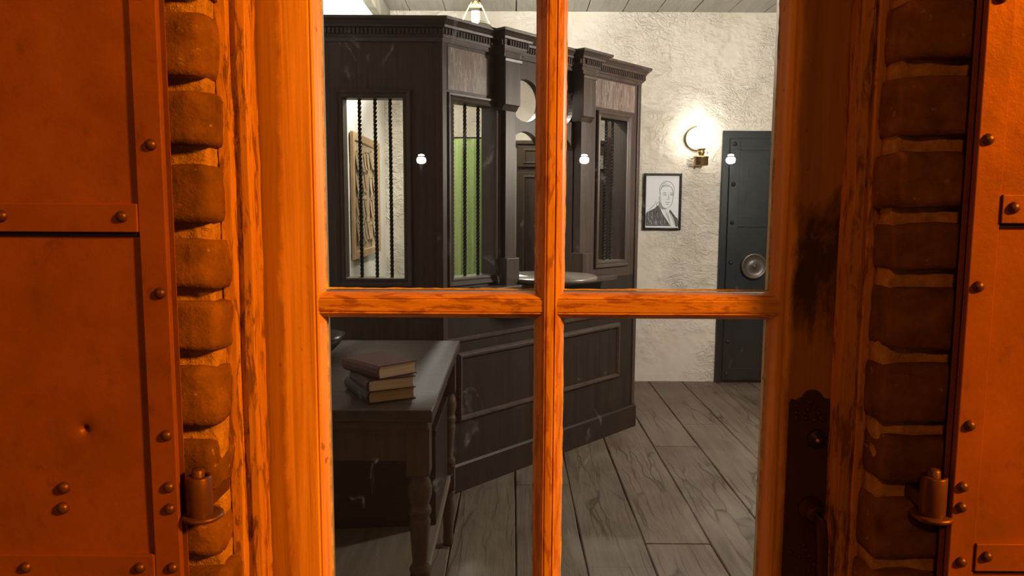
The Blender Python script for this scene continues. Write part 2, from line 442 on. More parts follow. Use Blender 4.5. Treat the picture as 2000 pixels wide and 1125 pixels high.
def wall_grid(name, mat, P, nu, nv, amp, label):
    """plaster wall as a finely divided sheet with real thickness; P(u, v, d) maps to the room"""
    mb = MB(); vs = []
    for j in range(nv+1):
        for i in range(nu+1):
            u, v = i/nu, j/nv; q = Vector(P(u, v, 0))
            d = amp*(mn.fractal(q*3.2, 1., 2., 4)*.5+mn.ridged_multi_fractal(q*5+Vector((3, 1, 7)), 1, 2, 4, 1, 2)*.22-.25)
            edge = min(u, 1-u, v, 1-v)*12
            vs.append(P(u, v, d*min(1, edge)))
    fs = [(j*(nu+1)+i, j*(nu+1)+i+1, (j+1)*(nu+1)+i+1, (j+1)*(nu+1)+i) for j in range(nv) for i in range(nu)]
    mb.add(vs, fs, 0, True)
    a, b = P(0, 0, -.02), P(1, 1, -.12)
    mb.box(min(a[0], b[0]), max(a[0], b[0]), min(a[1], b[1]), max(a[1], b[1]), 0, ZC, 0)
    return tag(mb.build(name, mat), label, None, None, 'structure')
wall_grid('wall_back', M['plaster'], lambda u, v, d: (XL+(XR-XL)*u, YB-d, ZC*v), 430, 280, .012, 'cream rough plaster wall at the back of the room')
wall_grid('wall_left', M['plaster_side'], lambda u, v, d: (XL+d, YF+(YB-YF)*u, ZC*v), 120, 70, .005, 'white plaster wall behind the teller cage bars')
M['plaster_dim'] = plaster('darkened_low_bounce_plaster', (.22, .16, .11), (.14, .10, .07), .6)  # unseen inner walls coloured dark so less light bounces back
wall_grid('wall_right', M['plaster_dim'], lambda u, v, d: (XR-d, YF+(YB-YF)*u, ZC*v), 60, 40, .008, 'plaster wall on the right, darkened to cut bounced light')
tb = MB(); tb.box(XL, XL+.055, YF+.02, YB-.002, 2.665, ZC-.002)
tag(tb.build('trim_1', M['cage_h'], bevel=.004), 'grey wooden beam where left wall meets ceiling', None, None, 'structure')
M['beam'] = simple('grey_brown_beam', (.24, .22, .18), .7, 0, 9, .3)
bpy.data.objects['trim_1'].data.materials[0] = M['beam']
gr = MB(); gr.box(-6, 6, -14, -.06, -.08, -.02)
tag(gr.build('ground', M['ground']), 'dark paving of the street outside', None, None, 'structure')

# ------------------------------------------------------------------ front wall: brick outside, plaster inside
def brick(mb, x0, x1, y0, y1, z0, z1, seed):
    n = (6, 3, 4); r = .0085
    c = Vector(((x0+x1)/2, (y0+y1)/2, (z0+z1)/2)); h = Vector(((x1-x0)/2, (y1-y0)/2, (z1-z0)/2))
    rnd = random.Random(seed); jit = Vector((0, rnd.uniform(-.003, .003), 0)); tw = rnd.uniform(-.02, .02)
    bm = bmesh.new(); bmesh.ops.create_cube(bm, size=2)
    bmesh.ops.subdivide_edges(bm, edges=bm.edges, cuts=6, use_grid_fill=True)
    vs = []
    for v in bm.verts:
        p = Vector((v.co.x*h.x, v.co.y*h.y, v.co.z*h.z))
        q = Vector([max(-h[k]+r, min(h[k]-r, p[k])) for k in range(3)]); d = p-q
        if d.length > 1e-6: p = q+d.normalized()*min(d.length, r)
        w = c+p
        f = mn.fractal(w*22+Vector((seed, 0, 0)), 1, 2, 3)
        p = p*(1+.02*f)+Vector((.003*f, -.003*f, .0035*mn.noise(w*14+Vector((0, seed, 0)))))
        p.z += tw*p.x
        vs.append(c+p+jit)
    bm.verts.index_update()
    mb.add(vs, [[v.index for v in f.verts] for f in bm.faces], 0, True); bm.free()
XBL, XBR = -.405, .512                     # door opening in the brick
fw = MB()
def mortar(mb, x0, x1, z0, z1, openside):
    nx, nz = int((x1-x0)/.008), int((z1-z0)/.008); vs = []
    for j in range(nz+1):
        for i in range(nx+1):
            x, z = x0+(x1-x0)*i/nx, z0+(z1-z0)*j/nz
            f = mn.fractal(Vector((x*26, 3, z*26)), 1, 2, 4)
            vs.append((x, -.084-.0055*f, z))
    fs = [(j*(nx+1)+i, j*(nx+1)+i+1, (j+1)*(nx+1)+i+1, (j+1)*(nx+1)+i) for j in range(nz) for i in range(nx)]
    mb.add(vs, fs, 1, True)
    # opening side, rounding back to the casing
    e = x1 if openside > 0 else x0; vs = []; K = 7
    for j in range(nz+1):
        z = z0+(z1-z0)*j/nz
        for k in range(K+1):
            y = -.084+k*.094/K; f = mn.fractal(Vector((e*26, y*26+3, z*26)), 1, 2, 4)
            if k == 0: f0 = mn.fractal(Vector((e*26, 3, z*26)), 1, 2, 4); vs.append((e, -.084-.0055*f0, z))
            else: vs.append((e+openside*(.004*f), y, z))
    fs = [(j*(K+1)+i, j*(K+1)+i+1, (j+1)*(K+1)+i+1, (j+1)*(K+1)+i) for j in range(nz) for i in range(K)]
    mb.add(vs, fs, 1, True)
ZJL = [.07, .166, .262, .359, .455, .551, .648, .744, .847, .94, 1.035, 1.14, 1.228, 1.317, 1.416, 1.512, 1.612, 1.708, 1.805, 1.9, 1.997, 2.09, 2.19]
ZJR = [.07, .166, .262, .359, .455, .551, .655, .755, .846, .957, 1.047, 1.151, 1.254, 1.341, 1.44, 1.535, 1.63, 1.727, 1.82, 1.917, 2.01, 2.105, 2.2]
mortar(fw, -1.35, XBL-.006, 0, 2.2, 1); mortar(fw, XBR+.006, 1.5, 0, 2.2, -1)
rb = random.Random(5); sd = 0
for side, J in ((-1, ZJL), (1, ZJR)):
    for k in range(len(J)-1):
        z0, z1 = J[k]+.010, J[k+1]-.010
        x = (XBL if side < 0 else XBR)+rb.uniform(-.007, .007)
        first = .105 if k % 2 else .21
        lim = 4 if abs(x) else 4
        for b in range(5):
            L = first if b == 0 else .21
            x0, x1 = (x-L, x) if side < 0 else (x, x+L)
            sd += 1; brick(fw, x0, x1, -.104, -.004, z0+rb.uniform(-.003, .003), z1+rb.uniform(-.003, .003), sd)
            x += side*(L+.014)
            if abs(x) > 1.3: break
fw.box(-1.35, XBL-.008, -.06, .10, 0, 2.2, 1); fw.box(XBR+.008, 1.5, -.06, .10, 0, 2.2, 1)
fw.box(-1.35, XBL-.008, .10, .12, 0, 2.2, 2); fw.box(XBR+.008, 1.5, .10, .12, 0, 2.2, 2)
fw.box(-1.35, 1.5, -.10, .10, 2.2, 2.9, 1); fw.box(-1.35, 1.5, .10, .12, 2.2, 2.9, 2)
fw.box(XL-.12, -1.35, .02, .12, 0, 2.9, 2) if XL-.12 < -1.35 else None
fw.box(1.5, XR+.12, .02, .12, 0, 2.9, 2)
fw.box(XBL-.008, XBR+.008, -.10, .12, -.06, .02, 1)
tag(fw.build('wall_front', [M['brick'], M['mortar'], M['plaster_dim']]), 'old dark brick wall with thick mortar around the glazed door', None, None, 'structure')

# door casing (two uprights, a head and a sill)
tr = setting('trim_2', (.055, 0, 0), 'weathered pine casing around the glazed door')
def cas(pts, name='casing_upright', rough=0):
    mb = MB(); n = 60; vs = []
    for j in range(n+1):
        z = .02+2.14*j/n
        for i, (x, y) in enumerate(pts):
            k = .0022*mn.noise(Vector((i*4.1, z*5, x*9)))+.0012*mn.noise(Vector((i*9.1, z*23, x*9)))
            vs.append((x+k, y+k*.6 if y < .0 else y, z))
    m = len(pts)
    mb.add(vs, [(j*m+i, j*m+(i+1) % m, (j+1)*m+(i+1) % m, (j+1)*m+i) for j in range(n) for i in range(m)]+[tuple(range(m)), tuple(n*m+i for i in range(m))])
    return mb.build(name, M['casing'], tr, bevel=.0015)
cas([(-.432, .10), (-.432, -.035), (-.422, -.040), (-.4105, -.042), (-.410, -.052), (-.3935, -.052), (-.3925, -.040), (-.3835, -.038), (-.383, -.046), (-.3695, -.046), (-.369, -.002), (-.384, -.002), (-.384, .10)])
cas([(.545, .10), (.545, -.03), (.530, -.032), (.5285, -.036), (.516, -.044), (.505, -.046), (.503, -.044), (.5015, -.036), (.4995, -.036), (.498, -.042), (.4835, -.042), (.482, -.002), (.5045, -.002), (.5045, .10)])
hd = MB(); hd.box(-.432, .545, -.05, .10, 2.1, 2.2); hd.build('casing_head', M['casing'], tr, bevel=.003)
sl = MB(); sl.box(-.432, .545, -.07, .10, 0, .03); sl.build('door_sill', M['casing'], tr, bevel=.003)

# ------------------------------------------------------------------ glazed door
D1 = setting('door_1', (.055, 0, 0), 'weathered pine door with small glass panes lit orange')
DX0, DX1, GX0, GX1 = -.383, .5035, -.283, .392
YG = .028
def vprof(pts, z0, z1, name, mat):
    mb = MB(); mb.prism(pts, z0, z1, 'z'); return mb.build(name, mat, D1, bevel=.001)
# lock and hinge stiles with a moulded glass-side edge
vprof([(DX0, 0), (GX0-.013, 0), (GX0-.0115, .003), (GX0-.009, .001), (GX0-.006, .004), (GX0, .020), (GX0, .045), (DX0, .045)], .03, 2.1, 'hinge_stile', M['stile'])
vprof([(DX1, 0), (GX1+.020, 0), (GX1+.018, .003), (GX1+.014, .001), (GX1+.008, .004), (GX1, .020), (GX1, .045), (DX1, .045)], .03, 2.1, 'lock_stile', M['stile'])
MX0, MX1 = .036, .078
vprof([(MX0, .022), (MX0+.004, .012), (MX0+.013, .000), (MX0+.0145, .003), (MX0+.016, 0), (MX1-.016, 0), (MX1-.0145, .003), (MX1-.013, 0), (MX1-.004, .012), (MX1, .022), (MX1, .042), (MX0, .042)], .62, 2.02, 'mullion', M['muntin_v'])
RAILS = [1.206, 1.730]
for z in [q-.003 for q in RAILS]:
    mb = MB(); mb.prism([(.022, z-.021), (.012, z-.018), (.003, z-.012), (.005, z-.0105), (.003, z-.009), (.003, z+.008), (.005, z+.0095), (.0035, z+.011), (.012, z+.017), (.022, z+.019), (.042, z+.019), (.042, z-.021)], GX0-.012, GX1+.012, 'x')
    mb.build('muntin', M['muntin_h'], D1, bevel=.0008)
for z0, z1, nm in ((2.0, 2.1, 'top_rail'), (.03, .25, 'bottom_rail'), (.56, .66, 'middle_rail')):
    mb = MB(); mb.prism([(0, z0), (0, z1-.012), (.02, z1), (.045, z1), (.045, z0)], GX0-.01, GX1+.01, 'x')
    mb.build(nm, M['muntin_h'], D1, bevel=.001)
mb = MB(); mb.box(GX0-.01, GX1+.01, .012, .03, .25, .56); mb.sweep([(GX0+.05, .30), (GX1-.05, .30), (GX1-.05, .51), (GX0+.05, .51)], [(0, .004), (.01, .0), (.02, .006), (.02, .014), (0, .014)], True, 0, 'y')
mb.build('bottom_panel', M['muntin_v'], D1)
for i, (a, b) in enumerate(((.66, RAILS[0]-.021), (RAILS[0]+.019, RAILS[1]-.021), (RAILS[1]+.019, 2.0))):
    for x0, x1 in ((GX0, MX0), (MX1, GX1)):
        mb = MB(); mb.box(x0-.003, x1+.003, YG-.0012, YG+.0012, a-.003, b+.003); g = mb.build('glass_pane', M['glass'], D1)
        # thin bead of putty around the pane
        pt = MB(); rnd = random.Random(int(i*7+x0*100)); n = 40
        loop = []
        for (p, q) in (((x0, a), (x1, a)), ((x1, a), (x1, b)), ((x1, b), (x0, b)), ((x0, b), (x0, a))):
            for k in range(n): loop.append((p[0]+(q[0]-p[0])*k/n, p[1]+(q[1]-p[1])*k/n))
        cx, cz = (x0+x1)/2, (a+b)/2; vs = []
        for k, (x, z) in enumerate(loop):
            wv = .0022+.0012*mn.noise(Vector((x*60, z*60, i)))
            ix, iz = x+(wv if x < cx else -wv)*(abs(x-x0) < 1e-6 or abs(x-x1) < 1e-6), z+(wv if z < cz else -wv)*(abs(z-a) < 1e-6 or abs(z-b) < 1e-6)
            vs += [(x, YG-.0055, z), (ix, YG-.0014, iz)]
        N = len(loop); pt.add(vs, [(2*k, 2*k+1, 2*((k+1) % N)+1, 2*((k+1) % N)) for k in range(N)], 0, True)
        pt.build('putty_bead', M['putty'], g)
# lock plate with a scalloped top, key boss, lever handle hanging down
def arcpts(cx, cz, r, a0, a1, n): return [(cx+r*math.cos(math.radians(a0+(a1-a0)*k/n)), cz+r*math.sin(math.radians(a0+(a1-a0)*k/n))) for k in range(n+1)]
LX0, LX1 = .421, .4895
cxp = (LX0+LX1)/2
pts = [(LX0, .78), (LX1, .78), (LX1, 1.058)]+[(LX1-.004, 1.066)]+arcpts(LX1-.013, 1.070, .008, -10, -100, 4)[::-1][:0]+[(LX1-.010, 1.064), (LX1-.017, 1.066)]+arcpts(cxp, 1.062, .0165, 12, 168, 12)+[(LX0+.016, 1.066), (LX0+.009, 1.062), (LX0+.003, 1.064), (LX0, 1.058)]
mb = MB(); mb.prism(pts, -.004, .001, 'y')
for k in range(26):      # cast leaf ornament, raised
    u = random.uniform(LX0+.008, LX1-.008); v = random.choice([random.uniform(1.03, 1.062), random.uniform(.79, .84)])
    mb.lathe([(.0005, -.0065), (.003, -.0055), (.0045, -.0035)], (u, 0, v), 'y', 8)
lp = mb.build('lock_plate', M['lockplate'], D1, bevel=.0012)
mb = MB(); mb.lathe([(.0025, -.012), (.0065, -.013), (.007, -.009), (.012, -.009), (.0145, -.007), (.015, -.0035)], (.464, 0, 1.003), 'y', 32)
mb.build('key_escutcheon', M['black_iron'], lp)
mb = MB(); mb.lathe([(.002, -.006), (.0034, -.0135), (.001, -.0145)][::-1], (.462, 0, 1.003), 'y', 14); mb.build('key_pin', M['brass'], lp)
mb = MB(); mb.lathe([(.009, -.030), (.012, -.028), (.012, -.018), (.014, -.012), (.018, -.006), (.019, -.004)], (.459, 0, .893), 'y', 28)
mb.tube([(.460, -.030, .900), (.463, -.034, .885), (.466, -.036, .86), (.468, -.036, .83), (.469, -.034, .80), (.467, -.030, .785), (.464, -.026, .780)], [.008, .009, .0085, .008, .0085, .0075, .005], 14)
mb.build('door_handle', M['lockplate'], D1)

# ------------------------------------------------------------------ iron shutters folded back on the brick
def rivet(mb, x, z, y, r=.0075): mb.lathe([(.0004, y-.0062), (r*.45, y-.0058), (r*.8, y-.004), (r, y-.001), (r*1.02, y+.001)], (x, 0, z), 'y', 16)
def shutter(side, edge, outer, strap, rows, edge_rivets, extra, dent, label, ztop=2.1):
    T = thing('window_shutter', (edge, -.14, .1), label, 'shutter', None)
    Y0 = -.146
    x0, x1 = min(edge, outer), max(edge, outer)
    # sheet with a pressed field and (left) a bullet dent
    nx, nz = 90, 330; vs = []
    for j in range(nz+1):
        for i in range(nx+1):
            x, z = x0+(x1-x0)*i/nx, .1+(ztop-.1)*j/nz; y = Y0+.0018*mn.noise(Vector((x*5, z*5, side*3.)))
            vs.append((x, y, z))
    def keep(i, j):
        if not dent: return True
        x, z = x0+(x1-x0)*(i+.5)/nx, .1+(ztop-.1)*(j+.5)/nz
        return math.hypot(x-dent[0], z-dent[1]) > .026
    sh = MB(); sh.add(vs, [(j*(nx+1)+i, j*(nx+1)+i+1, (j+1)*(nx+1)+i+1, (j+1)*(nx+1)+i) for j in range(nz) for i in range(nx) if keep(i, j)], 0, True)
    sh.box(x0, x1, Y0+.016, Y0+.018, .1, ztop)
    sheet = sh.build('steel_sheet', M['iron'], T)
    if dent:
        dm = MB(); K = 40; R = .036; vs = []; rings = 30
        for a in range(rings+1):
            r = R*a/rings+.0004
            yy = Y0-.0009+.0019*mn.noise(Vector((dent[0]*5, dent[1]*5, side*3.)))*(1-a/rings)+.0075*math.exp(-(r/.0042)**2)+.0032*math.exp(-(r/.012)**2)
            if a == rings: yy = Y0+.001
            for k in range(K):
                q = 2*PI*k/K; x, z = dent[0]+r*math.cos(q), dent[1]+r*math.sin(q)
                base = .0018*mn.noise(Vector((x*5, z*5, side*3.)))
                vs.append((x, Y0+base-.00015+.010*math.exp(-(r/.0040)**2)+.0034*math.exp(-(r/.012)**2), z))
        dm.add(vs, [(a*K+k, a*K+(k+1) % K, (a+1)*K+(k+1) % K, (a+1)*K+k) for a in range(rings) for k in range(K)]+[tuple(range(K))], 0, True)
        dm.build('bullet_dent', M['iron'], sheet)
    # riveted edge strip
    s = -side                               # strip runs inward from the hinge edge, away from the door
    e = MB(); a, b = edge, edge+side*.034; e.box(min(a, b), max(a, b), Y0-.0065, Y0+.004, .1, ztop)
    es = e.build('edge_strip', M['iron'], T, bevel=.0012)
    for x, z in edge_rivets:
        r = MB(); rivet(r, x, z, Y0-.0065); r.build('rivet', M['iron_dark'], es)
    o = MB(); a, b = outer, outer-side*.034; o.box(min(a, b), max(a, b), Y0-.0065, Y0+.004, .1, ztop); o.build('edge_strip', M['iron'], T, bevel=.0012)
    for z0, z1 in rows:
        q = MB(); a, b = edge+side*.0345, outer-side*.036; q.box(min(a, b), max(a, b), Y0-.009, Y0+.001, z0, z1)
        st = q.build('strap', M['iron'], T, bevel=.001)
        for x in (strap+0*side, strap+side*.152, strap+side*.30):
            r = MB(); rivet(r, x, z0+(z1-z0)*.55, Y0-.009); r.build('rivet', M['iron_dark'], st)
        g = MB(); g.box(min(a, b), max(a, b), Y0-.004, Y0+.001, z0-.0045, z0-.0005); g.build('strap_shadow_strip', M['black_iron'], st)  # black strip standing in for the shadow under the strap
    for x, z in extra:
        r = MB(); rivet(r, x, z, Y0-.001, .008); r.build('rivet', M['iron_dark'], sheet)
    return T
shutter(-1, -.4415, -.98, -.495, [(1.316, 1.352), (.848, .886), (1.79, 1.826), (.38, .416)],
        [(-.455, 1.426), (-.452, 1.238), (-.4525, 1.05), (-.4525, .98), (-.4525, .95), (-.4525, .868), (-.455, 1.61), (-.455, .6)],
        [(-.595, .976), (-.598, .948)], (-.564, 1.055), 'rusty iron shutter left of the door with a bullet dent')
shutter(1, .5855, 1.12, .634, [(1.333, 1.369), (.870, .908), (1.80, 1.836), (.40, .436)],
        [(.597, 1.438), (.598, 1.252), (.60, 1.069), (.597, .986), (.597, .958), (.602, .882), (.60, 1.61), (.60, .6)],
        [(.76, 1.0), (.76, .972)], None, 'bright orange lit iron shutter right of the door')
# hinge pintles in the wall
def pintle(x, z, label, s):
    T = thing('hinge_pintle', (x, -.10, z-.03), label, 'hinge', 'iron hinge pintles beside the shutters')
    b = MB(); b.lathe([(.0155, z-.03), (.0165, z-.027), (.0165, z+.021), (.0155, z+.023), (.0105, z+.023), (.0105, z+.018)], (x, -.14, 0), 'z', 32, capped=False)
    b.build('barrel', M['iron_dark'], T)
    p = MB(); p.lathe([(.001, z-.02), (.0085, z-.02), (.0085, z+.030), (.006, z+.033), (.0005, z+.034)], (x-.001, -.14, 0), 'z', 24); p.build('pin', M['iron_dark'], T)
    f = MB(); f.lathe([(.0008, z-.038), (.022, z-.038), (.0265, z-.035), (.0265, z-.031), (.022, z-.030), (.0008, z-.030)], (x+.002, -.137, 0), 'z', 36); f.build('flange', M['iron_dark'], T)
    k = MB(); k.box(x-.008, x+.008, -.135, -.055, z-.028, z-.008); k.build('wall_spike', M['iron_dark'], T, bevel=.002)
    return T
pintle(-.4175, .968, 'iron hinge pintle on the bricks beside the dented shutter', -1)
pintle(.566, .973, 'iron hinge pintle on the bricks beside the bright orange shutter', 1)

# ------------------------------------------------------------------ teller cage
A = Vector((-.315, 2.26)); B = Vector((.755, 3.42)); dv = (B-A).normalized(); nv = Vector((dv.y, -dv.x)); LEN = (B-A).length
def W(s, o, z): p = A+dv*s+nv*o; return (p.x, p.y, z)           # angled wall: along, outward, up
def WT(x, y, z): return W(x, -y, z)                              # (s, inward, z)
CG = thing('teller_cage', (-.315, 2.26, 0), 'dark oak bank teller cage with barred windows and dentilled cornice', 'teller cage')
TH = .09; ZT = 2.10
def rect(x0, x1, z0, z1): return [(x0, z0), (x1, z0), (x1, z1), (x0, z1)]
def ell(cx, cz, a, b, n=36): return [(cx+a*math.cos(2*PI*k/n), cz+b*math.sin(2*PI*k/n)) for k in range(n)]
def archhole(x0, x1, z0, zs, zt, n=16):
    cx = (x0+x1)/2; h = zt-zs; hw = (x1-x0)/2; R = (hw*hw+h*h)/(2*h); cz = zt-R; a = math.asin(hw/R)
    return [(x0, z0), (x1, z0)]+[(cx+R*math.sin(a-2*a*k/n), cz+R*math.cos(a-2*a*k/n)) for k in range(n+1)]
F0, F1 = (-.757, -.485, 1.022, 1.831), (.060, .338, 1.020, 1.826)
F3 = (1.180, 1.450, 1.040, 1.856)
mb = MB(); mb.prism(rect(XL+.006, A.x, 0, ZT), A.y, A.y+TH, 'y', holes=[rect(*F0)]); fp = mb.build('front_panel', M['cage'], CG)
mb = MB(); mb.prism(rect(0, .452, .95, ZT), 0, TH, 'y', T=WT, holes=[rect(*F1)]); ap = mb.build('angled_panel', M['cage'], CG)
mb = MB(); mb.prism(rect(.99, LEN, .95, ZT), 0, TH, 'y', T=WT, holes=[rect(*F3)]); bp = mb.build('angled_panel', M['cage'], CG)
mb = MB(); mb.prism(rect(.43, 1.0, .95, ZT), .015, .05, 'y', T=WT, holes=[ell(.575, 1.88, .115, .104), ell(.845, 1.88, .115, .104), archhole(.458, .692, .986, 1.655, 1.728), archhole(.728, .962, .986, 1.655, 1.728)])
mb.build('arched_screen', M['cage'], CG, bevel=.002)
mb = MB(); mb.prism(rect(0, LEN, 0, .95), 0, .03, 'y', T=WT); wn = mb.build('wainscot', M['cage_low'], CG)
# side return to the back wall, with a stud by the cupboard
mb = MB(); mb.box(.695, .755, 3.455, YB-.012, 0, ZT); mb.box(.672, .694, 4.30, 4.345, 0, 1.85); mb.build('side_panel', M['cage'], CG)
mb = MB(); mb.box(LEN-.028, LEN+.004, -.010, .03, .14, ZT-.02, T=WT); mb.build('corner_post', M['cage'], CG, bevel=.004)
mb = MB(); mb.prism([(A.x-.022, A.y-.008), (A.x+.003, A.y-.008), (A.x+.022, A.y+.012), (A.x+.0, A.y+.03), (A.x-.022, A.y+.03)], .14, ZT-.02, 'z'); mb.build('corner_post', M['cage'], CG, bevel=.002)
# inset top-panel outlines on the two plain faces above the windows
for s0, s1, z0, z1 in ((.035, .30, 1.87, 2.06), (1.09, 1.53, 1.905, 2.065)):
    mb = MB(); mb.sweep([(s0, z0), (s1, z0), (s1, z1), (s0, z1)], [(-.002, .001), (-.002, -.002), (.002, -.002), (.002, .001)], True, 0, 'y', T=WT)
    ve = mb.build('veneer_edging', M['cage'], CG)
    mb = MB(); mb.box(s0+.003, s1-.003, -.0015, .002, z0+.003, z1-.003, T=WT); mb.build('veneer_field', M['veneer'], ve)
# panel mouldings
PM = [(-.028, .002), (-.028, -.004), (-.022, -.016), (-.012, -.018), (-.004, -.010), (.0, -.003), (.004, .002)]
mb = MB(); mb.sweep([(.085, .335), (1.415, .335), (1.415, .668), (.085, .668)], PM, True, 0, 'y', T=WT); mb.build('panel_moulding', M['cage_h'], wn)
mb = MB(); mb.sweep([(XL+.1, .335), (A.x-.09, .335), (A.x-.09, .668), (XL+.1, .668)], [(o, A.y+y) for o, y in PM], True, 0, 'y'); mb.build('panel_moulding', M['cage_h'], fp)
path = [(XL+.006, A.y), (A.x, A.y), (B.x, B.y), (B.x, YB-.012)]
mb = MB(); mb.sweep(path, [(0, 0), (.02, 0), (.02, .128), (.012, .138), (0, .138)]); mb.build('baseboard', M['cage_low'], CG)
mb = MB(); mb.sweep(path, [(0, .722), (.008, .722), (.012, .728), (.012, .736), (.004, .742), (0, .742)]); mb.build('chair_rail', M['cage_h'], CG)
# cornice that breaks forward over the pilasters
def jog(s0, s1, o): return [W(s0, 0, 0)[:2], W(s0, o, 0)[:2], W(s1, o, 0)[:2], W(s1, 0, 0)[:2]]
J1, J2 = (.345, .470), (.940, 1.065)
cpath = [(XL+.006, A.y), (A.x, A.y)]+jog(J1[0], J1[1], .055)+jog(J2[0], J2[1], .055)+[(B.x, B.y), (B.x, YB-.012)]
CP = [(-.03, 2.070), (.010, 2.070), (.010, 2.088), (.016, 2.090), (.016, 2.098), (.020, 2.100), (.020, 2.126), (.034, 2.128), (.038, 2.138), (.052, 2.150), (.066, 2.156), (.068, 2.168), (-.03, 2.168)]
mb = MB(); mb.sweep(cpath, CP); cr = mb.build('cornice', M['cage_h'], CG, bevel=.0012)
mb = MB()                      # dentil course: one run of little blocks under the cornice
cp = [Vector(p) for p in cpath]
for i in range(len(cp)-1):
    a, b = cp[i], cp[i+1]; t = (b-a).normalized(); nn = Vector((t.y, -t.x)); L = (b-a).length
    e0 = .0; e1 = 0.
    if 2 <= i: pass
    k = 0; q = -.02 if L > .3 else .006
    while q < L+.012:
        p0, p1 = a+t*q, a+t*(q+.0095)
        vs = [tuple((p+nn*o))+(z,) for z in (2.101, 2.124) for p, o in ((p0, .018), (p1, .018), (p1, .031), (p0, .031))]
        mb.add(vs, [(0,1,2,3), (4,7,6,5), (0,4,5,1), (1,5,6,2), (2,6,7,3), (3,7,4,0)]); q += .0178
mb.build('dentil_course', M['cage'], cr)
# pilasters: heavy upper block with canted foot, slim shaft, base block
for s0, s1, l0, l1 in ((.340, .447, .375, .447), (.945, 1.052, .968, 1.052)):
    mb = MB(); mb.prism([(-.012, ZT-.02), (.066, ZT-.02), (.066, 1.832), (.058, 1.832), (.040, 1.808), (-.012, 1.808)][::-1], s0, s1, 'x', T=lambda h, y, z: W(h, y, z)); p = mb.build('pilaster', M['cage'], CG, bevel=.003)
    mb = MB(); mb.prism([(-.01, 2.03), (.070, 2.03), (.074, 2.045), (.064, 2.052), (.066, 2.071), (-.01, 2.071)], s0-.006, s1+.006, 'x', T=lambda h, y, z: W(h, y, z)); mb.build('capital', M['cage_h'], p, bevel=.002)
    mb = MB(); mb.box(l0, l1, -.036, .012, .955, 1.81, T=WT); mb.build('shaft', M['cage'], p, bevel=.002)
    mb = MB(); mb.box(s0+.012, s1, -.066, .012, .955, 1.105, T=WT); mb.build('plinth_block', M['cage'], p, bevel=.004)
# window trims with twisted iron bars
TP = [(-.003, .002), (-.003, -.006), (.004, -.010), (.012, -.008), (.022, -.015), (.030, -.016), (.033, -.010), (.034, .002)]
def twisted(P, z0, z1, hs=.0065, pitch=.075):
    mb = MB(); n = int((z1-z0)/.006); vs = []
    for j in range(n+1):
        z = z0+(z1-z0)*j/n; a = 2*PI*z/pitch
        for k in range(4):
            q = a+PI/2*k+PI/4; r = hs*1.35; vs.append((P[0]+r*math.cos(q), P[1]+r*math.sin(q), z))
    mb.add(vs, [(j*4+k, j*4+(k+1) % 4, (j+1)*4+(k+1) % 4, (j+1)*4+k) for j in range(n) for k in range(4)]+[(0,1,2,3), tuple(n*4+k for k in range(4))])
    return mb
def trim(F, T, Tb, bars, parent):
    x0, x1, z0, z1 = F
    mb = MB(); mb.sweep([(x0, z0), (x1, z0), (x1, z1), (x0, z1)], TP, True, 0, 'y', T=T)
    t = mb.build('window_trim', M['cage'], CG)
    for s in bars:
        p = Tb(s); twisted(p, z0-.004, z1+.004).build('twisted_bar', M['black_iron'], t)
    sl = MB(); sl.box(x0, x1, .0, TH+.01, z0-.001, z0+.004, T=T); sl.build('window_stool', M['hinge_wood'] if 'hinge_wood' in M else M['tray'], t)
    return t
trim(F0, lambda x, y, z: (x, A.y+y, z), lambda s: (s, A.y+.045), (-.690, -.620, -.552), fp)
trim(F1, WT, lambda s: W(s, -.055, 0)[:2], (.112, .192, .279), ap)
trim(F3, WT, lambda s: W(s, -.055, 0)[:2], (1.25, 1.32, 1.385), bp)
# counter ledge
mb = MB(); mb.box(.165, 1.238, -.10, .0, .942, .974, T=WT); mb.build('counter_ledge', M['cage_h'], CG, bevel=.006, seg=3)
tc = W(.70, .03, 0)
mb = MB(); mb.lathe([(.001, .975), (.245, .975), (.262, .981), (.262, .993), (.256, .999), (.001, 1.0)], (tc[0], tc[1], 0), 'z', 72)
mb.build('round_service_board', M['tray'], CG)
mb = MB(); z = 1.0005
q = [(.00, 2.86), (.085, 2.665), (-.02, 2.62), (-.10, 2.80)]
mb.prism(q, 1.0003, 1.0010, 'z'); o = mb.build('paper_sheet', M['paper']); tag(o, 'white paper lying on the round counter board of the teller cage', 'paper')

# ------------------------------------------------------------------ behind the cage: cupboard, curtain, notice board
CB = thing('cupboard', (.35, 4.45, 0), 'tall dark wooden cupboard against the back wall behind the teller cage', 'cupboard')
cy = 4.30
mb = MB(); mb.box(.03, .66, cy+.02, YB-.014, 0, 1.80); mb.build('carcass', M['cupboard'], CB)
mb = MB(); mb.box(.022, .668, cy-.008, YB-.014, 1.80, 1.828); mb.build('cupboard_top', M['cupboard'], CB, bevel=.004)
for x0, x1, kx in ((.035, .343, .315), (.348, .656, .376)):
    for z0, z1, nm in ((.08, 1.60, 'door'), (1.64, 1.79, 'drawer')):
        mb = MB(); mb.box(x0, x1, cy, cy+.019, z0, z1)
        mb.sweep([(x0+.05, z0+.03), (x1-.05, z0+.03), (x1-.05, z1-.03), (x0+.05, z1-.03)], [(-.008, cy+.002), (-.008, cy-.006), (.002, cy-.008), (.01, cy-.002), (.01, cy+.002)], True, 0, 'y')
        dd = mb.build(nm, M['cupboard'], CB, bevel=.002)
        mb = MB(); zz = (1.42 if nm == 'door' else 1.715)
        mb.tube([(kx, cy, zz+.04), (kx, cy-.025, zz+.035), (kx, cy-.03, zz), (kx, cy-.025, zz-.035), (kx, cy, zz-.04)], .005, 8); mb.build('handle', M['black_iron'], dd)
mb = MB(); mb.box(.622, .650, cy-.004, cy, 1.628, 1.722)
